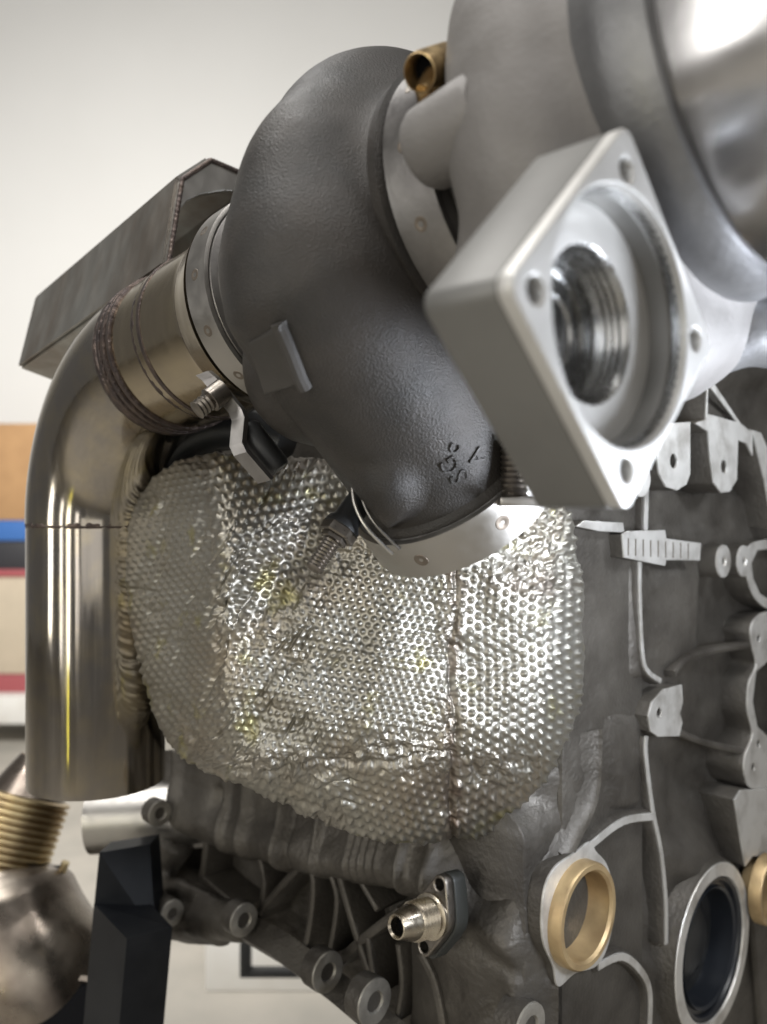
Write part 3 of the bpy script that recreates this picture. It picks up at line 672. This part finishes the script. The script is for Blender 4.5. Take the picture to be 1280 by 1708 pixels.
# raised casting characters on the neck
for ch, x_, y_, sz, rot in (('A', 795, 762, .095, 2.2), ('G', 752, 775, .1, 2.2), ('S', 768, 794, .11, 2.2), ('C', 758, 748, .06, 1.2)):
    l_, n_ = hit(hb, x_, y_)
    if l_ is None: continue
    if n_.dot(l_) > 0: n_ = -n_
    xx = Vector((0, 0, 1)).cross(n_).normalized(); yy = n_.cross(xx); c_, s_ = math.cos(rot), math.sin(rot)
    fr_ = frame(xx*c_+yy*s_, yy*c_-xx*s_, n_, l_)
    obj('cast_mark', text_mesh(ch, sz, .008), M_iron, turbo, fr_)
# outlet flange rings and bearing side
obj('outlet_flange', lathe([(-.08, .42), (-.08, .47), (-.05, .48), (.03, .49), (.05, .48), (.06, .45), (.1, .45)], 72), M_strapdark, turbo, MT)
obj('bearing_flange', lathe([(1.1, .46), (1.12, .545), (1.17, .555), (1.185, .52), (1.26, .49), (1.42, .47), (1.5, .36)], 80), M_iron, turbo, MT)
obj('bearing_housing', cast([lathe([(1.3, .47), (1.4, .45), (1.5, .36), (1.7, .34), (1.8, .5)], 48), tube([(1.5, 0, 0), (1.5, -.1, .5)], [.2, .16], 20), tube([(1.55, -.0, 0), (1.55, -.1, -.5)], [.25, .2], 20)], .03, 4), M_dark, turbo, MT, angle=180)
# compressor scroll
pth = []; rad = []
for th_ in range(20, 400, 8):
    r_ = float(np.interp(th_, [20, 90, 180, 280, 400], [.3, .28, .28, .3, .32]))
    pth.append(vp(th_, float(np.interp(th_, [20, 90, 180, 280, 400], [.58, .42, .5, .58, .64])), 1.75)); rad.append(r_)
cs = [tube(pth, rad, 36), lathe([(1.5, .45), (1.6, .55), (1.9, .62), (2.13, .62), (2.14, .5)], 72)]
inv = MT.inverted()
fc = inv @ MF.translation
cs.append(tube([fc+Vector((-.34, .14, .1)), fc+Vector((-.44, .22, .18)), fc+Vector((-.5, .36, .4))], [.16, .2, .25], 28))
Cw = cast(cs, .035, 10, .008)
comp = obj('compressor_housing', Cw, M_alu, turbo, MT, angle=180)
cb = bvh(tf(Cw, MT))
# front cover and polished inlet
obj('compressor_cover', lathe([(1.95, .6), (2.06, .645), (2.1, .655), (2.18, .65), (2.22, .635), (2.24, .6), (2.25, .5)], 96), M_aludark, turbo, MT)
obj('inlet_tube', lathe([(2.22, .58), (2.235, .618), (2.25, .622), (2.75, .615), (2.75, .59), (2.3, .57)], 96), M_polish, turbo, MT)
# boss on the back of the compressor
b0 = P(712, 252, 2.78); 
bm_ = axis_frame(b0, AX)
obj('bolt_boss', lathe([(-.015, .09), (-.005, .12), (.02, .133), (.25, .14), (.27, .13), (.28, .1), (.4, .1)], 40), M_alu, turbo, bm_)
# diamond outlet flange
L = .755; r = .05; hd = .54
def rsq(hd, r, n=6):
    q = []
    for i, (cx_, cy_) in enumerate(((hd, 0), (0, hd), (-hd, 0), (0, -hd))):
        k = 1-r*1.414/hd; 
        for j in range(n+1):
            a = math.radians(90*i-45+90*j/n); q.append((cx_*k+r*math.cos(a), cy_*k+r*math.sin(a)))
    return q
holes = [circ(0, .41, .036, 24), circ(-.43, .0, .036, 24), circ(.42, 0, .036, 24), circ(0, -.42, .036, 24)]
fl = obj('outlet_flange', plate_mesh([rsq(.545, .05), circ(0, 0, .36, 72)]+holes, -.05, 0, .008), M_mach, turbo, MF)
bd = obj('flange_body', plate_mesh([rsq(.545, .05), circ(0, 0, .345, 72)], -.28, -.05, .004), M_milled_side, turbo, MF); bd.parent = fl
fx = axis_frame(MF.translation, U) @ Matrix.Scale(KF, 4)
q = obj('stepped_bore', lathe([(-.004, .361), (-.06, .358), (-.115, .356), (-.118, .34), (-.118, .232), (-.124, .226), (-.13, .222)]+[(-.13-i*.012, .222-(.006 if i % 2 else 0)) for i in range(8)]+[(-.228, .21), (-.232, .185), (-.262, .18)], 96, caps=False), M_bore, turbo, fx); q.parent = fl
q = obj('bore_step', lathe([(-.1165, .352), (-.1165, .235), (-.1175, .23)], 96, caps=False), M_mach, turbo, fx)
q.parent = fl
q = obj('bore_end', lathe([(-.25, .185), (-.252, .12), (-.262, .11), (-.262, 0)], 40, caps=False), M_bore, turbo, fx); q.parent = fl
for hx, hy in ((0, .41), (-.43, 0), (.42, 0), (0, -.42)):
    q = obj('bolt_hole', lathe([(-.03, .037), (-.2, .037), (-.2, 0)], 20, caps=False), M_bolt, turbo, fx @ Matrix.Translation((0, *( (fx.inverted().to_3x3() @ (H*hx*KF+Z*hy*KF)).yz )))); q.parent = fl
# ear and port at the lower right of the compressor
ce = T(2.1, .25, -1.0)
e0 = P(1235, 535, 3.0)
obj('mounting_ear', cast([tube([P(1150, 590, 3.1), P(1240, 540, 3.05), P(1330, 560, 3.05)], [.12, .15, .13], 18), tube([P(1215, 540, 2.95), P(1240, 530, 3.15)], [.09, .11], 18)], .025, 4), M_aludark, turbo, angle=180)

# pipe open bores: dark backing for bore_step removed
# ================================================================== clamps
def clamp(name, label, Mf, x0, wdt, R, dots, m=M_strap):
    t = thing(name, label, 'clamp', tuple(Mf @ Vector((x0+wdt/2, 0, 0))), 'band clamps on the turbocharger')
    obj('strap', lathe([(x0, R), (x0+.004, R+.014), (x0+wdt-.004, R+.014), (x0+wdt, R), (x0+wdt, R-.006), (x0, R-.006)], 96, closed=True), m, t, Mf)
    obj('retainer', lathe([(x0+.01, R-.005), (x0+wdt-.01, R-.005), (x0+wdt+.015, R-.06), (x0+wdt-.01, R-.065), (x0+wdt-.035, R-.02), (x0+.035, R-.02), (x0+.01, R-.065), (x0-.012, R-.06)], 96, closed=True), M_strapdark, t, Mf)
    for a_ in dots:
        a = math.radians(a_); d = Vector((0, math.cos(a), math.sin(a))); o_ = Vector((x0+wdt/2, 0, 0))+d*(R+.0135)
        obj('spot_weld', tf(lathe([(-.004, .03), (.001, .026), (.0015, .014), (-.001, .008), (-.001, 0)], 20), Mf @ axis_frame(o_, d, Vector((1, 0, 0)))), M_spot, t)
    return t
c1 = clamp('band_clamp', 'silver band clamp where the exhaust pipe meets the dark turbine housing', MT, -.11, .155, .495, [176, 150, 205, 232, 120])
# T-bolt link of clamp one
def strap_path(pts, Yv, wd, th_, m, parent, name, side=Vector((0.35, .9, 0))):
    p3 = [P(x, y, yv) for (x, y), yv in zip(pts, Yv)]; V = []; Fc = []
    k = len(p3); s_ = side.normalized()*wd/2
    for i in range(k):
        d = (p3[min(i+1, k-1)]-p3[max(i-1, 0)]).normalized(); n_ = d.cross(s_).normalized()*th_/2
        V += [p3[i]-s_-n_, p3[i]+s_-n_, p3[i]+s_+n_, p3[i]-s_+n_]
    for i in range(k-1):
        for j_ in range(4): Fc.append((i*4+j_, i*4+(j_+1) % 4, i*4+4+(j_+1) % 4, i*4+4+j_))
    Fc.append((3, 2, 1, 0)); Fc.append(tuple((k-1)*4+j_ for j_ in range(4)))
    return obj(name, (V, Fc), m, parent, smooth=False)
strap_path([(340, 622), (352, 632), (396, 686), (401, 700), (397, 742), (404, 756), (444, 802)], [3.84, 3.83, 3.78, 3.77, 3.76, 3.75, 3.75], .07, .03, M_strapdark, c1, 'link_bracket', Vector((1, -.55, .25)))
bf = axis_frame(P(368, 655, 3.78), (P(328, 685, 3.72)-P(368, 655, 3.78)))
obj('bolt', join(lathe([(-.02, .055), (.06, .055), (.065, .047)], 24), thread(.06, .135, .043, .02, .005)), M_bolt, c1, bf)
bf = axis_frame(P(410, 712, 3.85), (P(462, 778, 3.85)-P(410, 712, 3.85)))
obj('bolt', join(lathe([(0, .05), (.02, .06), (.22, .06), (.24, .05)], 24)), M_dark, c1, bf)
c2 = clamp('band_clamp', 'aged grey band clamp between turbine housing and compressor, one round spot weld showing', MT, 1.19, .2, .525, [176, 150, 205, 232], M_strapdark)
# inlet clamp at the end of the neck
n0 = MT @ (p0+nt*NL); ndir = (MT.to_3x3() @ nt).normalized(); MN = axis_frame(n0, ndir)
obj('inlet_flange', lathe([(-.2, .395), (-.05, .405), (-.03, .425), (-.012, .43), (.06, .43), (.07, .42), (.07, 0)], 72), M_iron, turbo, MN)
c3 = clamp('band_clamp', 'wide bright band clamp hanging under the turbine neck, against the foil blanket', MN, -.02, .2, .45, [])
for px_, py_ in ((700, 918), (830, 860)):
    best = None
    for i in range(720):
        a = i*math.pi/360; q = MN @ Vector((.08, math.cos(a)*.465, math.sin(a)*.465)); sx = 640+q.x/q.y*F; sy = 854-q.z/q.y*F
        dd = math.hypot(sx-px_, sy-py_)
        if q.y < n0.y+.2 and (best is None or dd < best[0]): best = (dd, a)
    a = best[1]; d = Vector((0, math.cos(a), math.sin(a)))
    obj('spot_weld', tf(lathe([(-.004, .034), (.001, .03), (.0015, .014), (-.001, .008), (-.001, 0)], 20), MN @ axis_frame(Vector((.08, 0, 0))+d*.4645, d, Vector((1, 0, 0)))), M_spot, c3)
# T-bolt: sleeve, nut and thread
s0 = P(600, 835, 3.62); s1 = P(523, 950, 3.5); bf = axis_frame(s0, s1-s0); Lb = (s1-s0).length
obj('bolt_sleeve', lathe([(-.08, .055), (0, .055), (Lb*.3, .06), (Lb*.36, .075), (Lb*.42, .078), (Lb*.43, .05)], 28), M_dark, c3, bf)
obj('nut', hexa(Lb*.4, Lb*.54, .078), M_bolt, c3, bf)
obj('nut', hexa(Lb*.54, Lb*.6, .058), M_bolt, c3, bf)
obj('threaded_stud', thread(Lb*.58, Lb, .04, .016, .006), M_bolt, c3, bf)
tr = [P(588, 800, 3.55), P(592, 840, 3.52), P(612, 880, 3.5), P(655, 925, 3.5)]
obj('band_edge', tube(crom(tr, 6), .008, 8), M_strap, c3); obj('band_edge', tube([p+Vector((.03, .02, .02)) for p in crom(tr, 6)], .007, 8), M_strapdark, c3)
# right hand trunnion with its threaded bolt
bf = axis_frame(P(858, 835, 3.4), Vector((0, 0, 1)))
obj('bolt', thread(-.02, .24, .055, .022, .008), M_bolt, c3, bf)
obj('bolt_bracket', join(tf(box(-.07, .12, -.08, .08, -.035, .0, .008), Matrix.Translation(P(860, 829, 3.38)))), M_strap, c3)

# ================================================================== brass oil fitting on top
bo = P(722, 160, 2.75); bt = thing('brass_oil_fitting', 'small brass elbow fitting with an open end, on top between turbine and compressor', 'fitting', tuple(bo))
BY = 2.72
od = (P(700, 121, BY)-P(760, 104, BY+.16)).normalized(); of_ = axis_frame(P(700, 121, BY), od)
obj('elbow_body', lathe([(-.18, .05), (-.17, .068), (-.03, .064), (0, .059), (.002, .054), (-.01, .05), (-.1, .049)], 36, caps=False), M_brass, bt, of_)
obj('bore', lathe([(-.06, .0495), (-.062, 0)], 20), M_hole_shade, bt, of_)
obj('stem', tube([P(738, 118, BY+.08), P(712, 160, BY+.05)], [.055, .042], 24), M_brass, bt)
obj('threaded_stem', tf(thread(.0, .06, .036, .014, .006), axis_frame(P(712, 155, BY+.05), P(719, 190, BY+.05)-P(712, 155, BY+.05))), M_brass, bt)
obj('stud', tube([P(717, 175, BY+.05), P(708, 205, BY+.1)], .02, 14), M_bolt, bt)

# ================================================================== exhaust down pipe
LP = 1.98
pipe = thing('exhaust_pipe', 'shiny stainless exhaust pipe bending down left of the turbocharger, brown tint at its welds', 'exhaust pipe', tuple(T(-LP, 0, -2)))
RP = .43; RB = .8
pa = [T(-x, 0, 0) for x in np.linspace(.1, 1.14, 30)]
e_start = T(-1.14, 0, 0); vx = T(-LP, 0, 0)
d1 = -AX; d2 = Vector((0, 0, -1))
tdist = LP-1.14; e_end = vx+d2*tdist
nb = 40; bend = []
for i in range(nb+1):         # smooth quadratic-like arc through true circle
    t = i/nb; a = t*math.acos(d1.dot(d2)); 
    ang_ = math.acos(d1.dot(d2)); R_ = tdist/math.tan(ang_/2); pn = (d2-d1*d1.dot(d2)).normalized()
    bend.append(e_start+d1*R_*math.sin(a)+pn*R_*(1-math.cos(a)))
def pheat(V, seams, spread):
    out = []
    for v in V:
        v = Vector(v); h_ = 0
        for c_, n_, sgn in seams: h_ = max(h_, math.exp(-(abs((v-c_).dot(n_))/spread)))
        out.append(min(1, h_))
    return out
e_end = bend[-1]
zb = -(1300-854)/F*e_end.y
seams = [(e_start, d1, 1), (e_end, d2, 1), (T(-.72, 0, 0), d1, 1)]
g = _open(bend, [RP]*len(bend), .02, 72); obj('elbow', g, M_steel, pipe, attr={'heat': pheat(g[0], seams[:2], .3)})
st = [e_end+(Vector((e_end.x, e_end.y, zb))-e_end)*t for t in np.linspace(0, 1, 60)]
g = _open(st, [RP-.004]*60, .02, 72); obj('straight_tube', g, M_steel, pipe, attr={'heat': pheat(g[0], seams[1:2], .16)})
g = _open([T(-x, 0, 0) for x in np.linspace(1.14, .72, 20)], [.43]*20, .02, 72); obj('straight_tube', g, M_steelgold, pipe, attr={'heat': pheat(g[0], seams, .07)})
g = _open([T(-x, 0, 0) for x in np.linspace(.72, .14, 20)], [.44]*14+[.45, .46, .47, .48, .49, .5], .02, 72); obj('flared_collar', g, M_steelgold, pipe, attr={'heat': pheat(g[0], seams, .06)})
def bead(c_, n_, R, r=.02, amp=.006, cnt=90):
    fr_ = axis_frame(c_, n_); V = []; Fc = []; n1, n2 = cnt*4, 8
    for i in range(n1):
        a = 2*math.pi*i/n1; k_ = 1+.1*math.sin(cnt*a/2)+.12*math.sin(a*7+1)+.1*math.sin(a*23); 
        for j_ in range(n2):
            b_ = 2*math.pi*j_/n2; rr_ = R+r*.6*k_*math.cos(b_); V.append(fr_ @ Vector((r*1.5*math.sin(b_), rr_*math.cos(a), rr_*math.sin(a))))
    for i in range(n1):
        for j_ in range(n2): Fc.append((i*n2+j_, i*n2+(j_+1) % n2, ((i+1) % n1)*n2+(j_+1) % n2, ((i+1) % n1)*n2+j_))
    return V, Fc
for c_, n_, R_ in ((e_start, d1, RP), (e_end, d2, RP), (T(-.72, 0, 0), d1, RP)):
    obj('weld_bead', bead(c_, n_, R_-(.012 if n_ is d2 else .002)), M_weld, pipe, angle=180)
for k_ in (1.09, 1.04, .98, .66, .3): obj('pressed_ring', tf(lathe([(-.02, .43), (-.012, .445), (.012, .445), (.02, .43)], 72), MT @ Matrix.Translation((-k_, 0, 0))), M_weld, pipe)

# ================================================================== sheet steel hood
hood = thing('sheet_steel_hood', 'folded grey sheet steel hood with welded edges, sticking out above the exhaust pipe', 'heat shield', tuple(P(300, 300, 5.0)))
MH = frame(H, AX.cross(H), AX, P(300, 300, 5.0)); 
MHr = frame(H, AX.cross(H), AX, P(300, 300, 5.0))
fp = [(277, 443), (300, 302), (348, 271), (425, 303), (470, 420)]
fq = [onplane(MH, x, y, 0) for x, y in fp]
bpx = [(38, 612), (66, 500)]; LH = 1.95
bq0 = onplane(MH, 38, 612, -LH); bq1 = onplane(MH, 66, 500, -LH)
sh = (bq1[0]-fq[1][0], bq1[1]-fq[1][1])
bq = [bq0, bq1]+[(a+sh[0], b+sh[1]) for a, b in fq[2:]]
def sheet(a, b, c_, d, th_=.03):      # quad sheet in MH space with thickness
    a, b, c_, d = map(Vector, (a, b, c_, d)); n_ = (b-a).cross(d-a).normalized()*th_
    V = [a, b, c_, d, a+n_, b+n_, c_+n_, d+n_]; return V, [(0, 3, 2, 1), (4, 5, 6, 7), (0, 1, 5, 4), (1, 2, 6, 5), (2, 3, 7, 6), (3, 0, 4, 7)]
for i in range(4):
    a = (*fq[i], 0); b = (*fq[i+1], 0); c_ = (*bq[i+1], -LH); d = (*bq[i], -LH)
    obj('panel', sheet(a, b, c_, d), M_sheet, hood, MH, smooth=False)
l0 = (fq[0][0]+.03, fq[0][1]-.03); l1 = (bq[0][0]+.22, bq[0][1]-.06)
obj('bottom_lip', sheet((*l0, 0), (*fq[0], 0), (*bq[0], -LH), (*l1, -LH), .015), M_sheet, hood, MH, smooth=False)
# end plate with arched cut-out
arch = [(284, 452), (287, 420), (299, 352), (312, 335), (335, 324), (375, 318), (420, 320), (470, 400)]
loop = [onplane(MH, x, y, .03) for x, y in fp]+[onplane(MH, x, y, .03) for x, y in reversed(arch)]
obj('end_plate', plate_mesh([loop], -.01, .03, .006), M_strap, hood, MH)
def seam_bead(pts, r, cnt, name='weld_bead', parent=hood):
    p3 = []
    for i in range(len(pts)-1):
        a, b = Vector(pts[i]), Vector(pts[i+1])
        for k_ in range(cnt): p3.append(a.lerp(b, k_/cnt))
    p3.append(Vector(pts[-1])); rr_ = [r*(1+.15*math.sin(i*2.1)) for i in range(len(p3))]
    return obj(name, tube(p3, rr_, 8), M_weld, parent, angle=180)
seam_bead([MH @ Vector((*q_, .03)) for q_ in fq[:4]], .015, 50)
# ================================================================== engine stand, tube, background things
stt = thing('engine_stand', 'black painted square steel stand post with slanted top at lower left', 'engine stand', tuple(P(210, 1650, 5.9)+Vector((0, 0, -5.6))))
Yp = 5.9
top = [P(157, 1508, Yp+.25), P(212, 1566, Yp-.1), P(288, 1546, Yp+.1), P(240, 1495, Yp+.5)]
botd = Vector((-.09, 0, -1)).normalized(); V = list(top)+[p+Vector((-.55, 0, FZ-p.z)) for p in top]
obj('post', (V, [(0, 1, 2, 3), (4, 7, 6, 5), (0, 4, 5, 1), (1, 5, 6, 2), (2, 6, 7, 3), (3, 7, 4, 0)]), M_post, stt, smooth=False)
V = [P(166, 1422, Yp+.3), P(250, 1408, Yp+.5), P(260, 1560, Yp+.35), P(157, 1512, Yp+.26)]; V = V+[v+Vector((.02, .2, 0)) for v in V]
obj('head_plate', (V, [(0, 3, 2, 1), (4, 5, 6, 7), (0, 1, 5, 4), (1, 2, 6, 5), (2, 3, 7, 6), (3, 0, 4, 7)]), M_post, stt, smooth=False)
ta = P(156, 1366, 7.0); tb = P(420, 1350, 7.0)
tag(obj('steel_tube', _open([ta, tb], [.27, .27], .02, 48), M_strap), 'short plain silver tube lying level behind the end of the exhaust pipe', 'tube')
old = thing('old_exhaust_section', 'tarnished exhaust section with gold ribbed bellows, out of focus in the lower left corner', 'exhaust pipe', tuple(P(40, 1708, 7.6)))
bfm = axis_frame(P(46, 1325, 7.6), P(0, 1452, 7.4)-P(46, 1325, 7.6)); pr = []
for i in range(12):
    x_ = i*.056; pr += [(x_, .34), (x_+.014, .38), (x_+.036, .38), (x_+.05, .34)]
obj('bellows', lathe(pr, 48), M_bellows, old, bfm)
obj('neck_tube', tube([P(66, 1262, 7.7), P(44, 1330, 7.6)], [.16, .34], 32), M_oldpipe, old)
obj('elbow', tube(crom([P(-5, 1455, 7.5), P(0, 1500, 7.4), P(25, 1560, 7.3), P(60, 1620, 7.2), P(95, 1690, 7.2)], 8), [.36, .4, .44, .48, .5, .52, .54, .55, .57, .58, .59, .6, .6, .6, .6, .6, .6, .6, .6, .6, .6, .6, .6, .6, .6, .6, .6, .6, .6, .6, .6, .6, .6][:33], 48, caps=True), M_oldpipe, old)
obj('outlet_rim', tf(lathe([(0, .36), (.06, .37), (.06, .33), (-.2, .3)], 40, caps=False), axis_frame(P(110, 1716, 6.6), Vector((-.1, -.5, .7)))), M_oldpipe, old)
obj('bore', tf(lathe([(.03, .335), (.028, 0)], 30), axis_frame(P(110, 1716, 6.6), Vector((-.1, -.5, .7)))), M_hole_shade, old)
for a_, b_ in (((66, 1442), (54, 1476)), ((110, 1438), (95, 1476))):
    obj('clip_prong', tube([P(*a_, 7.4), P(*b_, 7.4)], .035, 12), M_bellows, old)
obj('clip_plate', tf(box(-.1, .1, -.03, .03, -.09, .09, .01), Matrix.Translation(P(80, 1462, 7.45))), M_dark, old)

def bgbox(name, label, cat, x0, x1, y0, y1, Yd, m, dep=2.0, bev=.05):
    a = P(x0, y1, Yd); b = P(x1, y0, Yd)
    return tag(obj(name, box(a.x, b.x, Yd, Yd+dep, a.z, b.z, bev), m), label, cat)
# stack against the wall at far left
bgbox('cardboard_box', 'brown cardboard box on top of the stack at the far left edge', 'box', -90, 160, 706, 868, 34, M_card)
bgbox('blue_crate', 'bright blue plastic crate under the brown cardboard box at far left', 'crate', -60, 170, 868, 902, 34, M_blue)
bgbox('black_case', 'black case between the blue crate and the pale box at far left', 'case', -90, 150, 903, 952, 34, M_bag)
bb = thing('storage_box', 'pale beige box with dark red lid and red lower band at far left', 'box', tuple(P(20, 1156, 34)))
a = P(-80, 1124, 34); b = P(180, 962, 34); obj('side_panel', box(a.x, b.x, 34, 36, a.z, b.z, .03), M_card2, bb)
a = P(-84, 962, 33.9); b = P(184, 950, 33.9); obj('lid', box(a.x, b.x, 33.9, 36.1, a.z, b.z, .03), M_red, bb)
a = P(-80, 1156, 34); b = P(180, 1125, 34); obj('band', box(a.x, b.x, 33.95, 36, a.z, b.z, .03), M_red, bb)
a = P(-110, 1204, 33.6); b = P(200, 1158, 33.6); tag(obj('pallet_board', box(a.x, b.x, 33.2, 36.5, a.z, b.z, .05), M_white), 'white board lying on the floor under the stack of boxes at far left', 'board')
a = P(342, 1654, 16.3); b = P(640, 1556, 16.3)
wb = thing('white_tray', 'white box on the floor seen below the engine block, right of the black stand post', 'box', (a.x+1, 17, FZ))
obj('side_panel', box(a.x, b.x, 16.3, 18.5, FZ, b.z, .04), M_white, wb)
a = P(398, 1690, 12.0)
br = thing('dark_angle_frame', 'thin dark angle frame standing in front of the white box on the floor', 'frame', (a.x, 12, FZ))
obj('upright', box(P(400, 0, 12).x, P(418, 0, 12).x, 12, 12.15, P(0, 1626, 12).z, P(0, 1540, 12).z, .01), M_dark, br)
obj('crossbar', box(P(400, 0, 12).x, P(560, 0, 12).x, 12.002, 12.15, P(0, 1632, 12).z, P(0, 1620, 12).z, .01), M_dark, br)
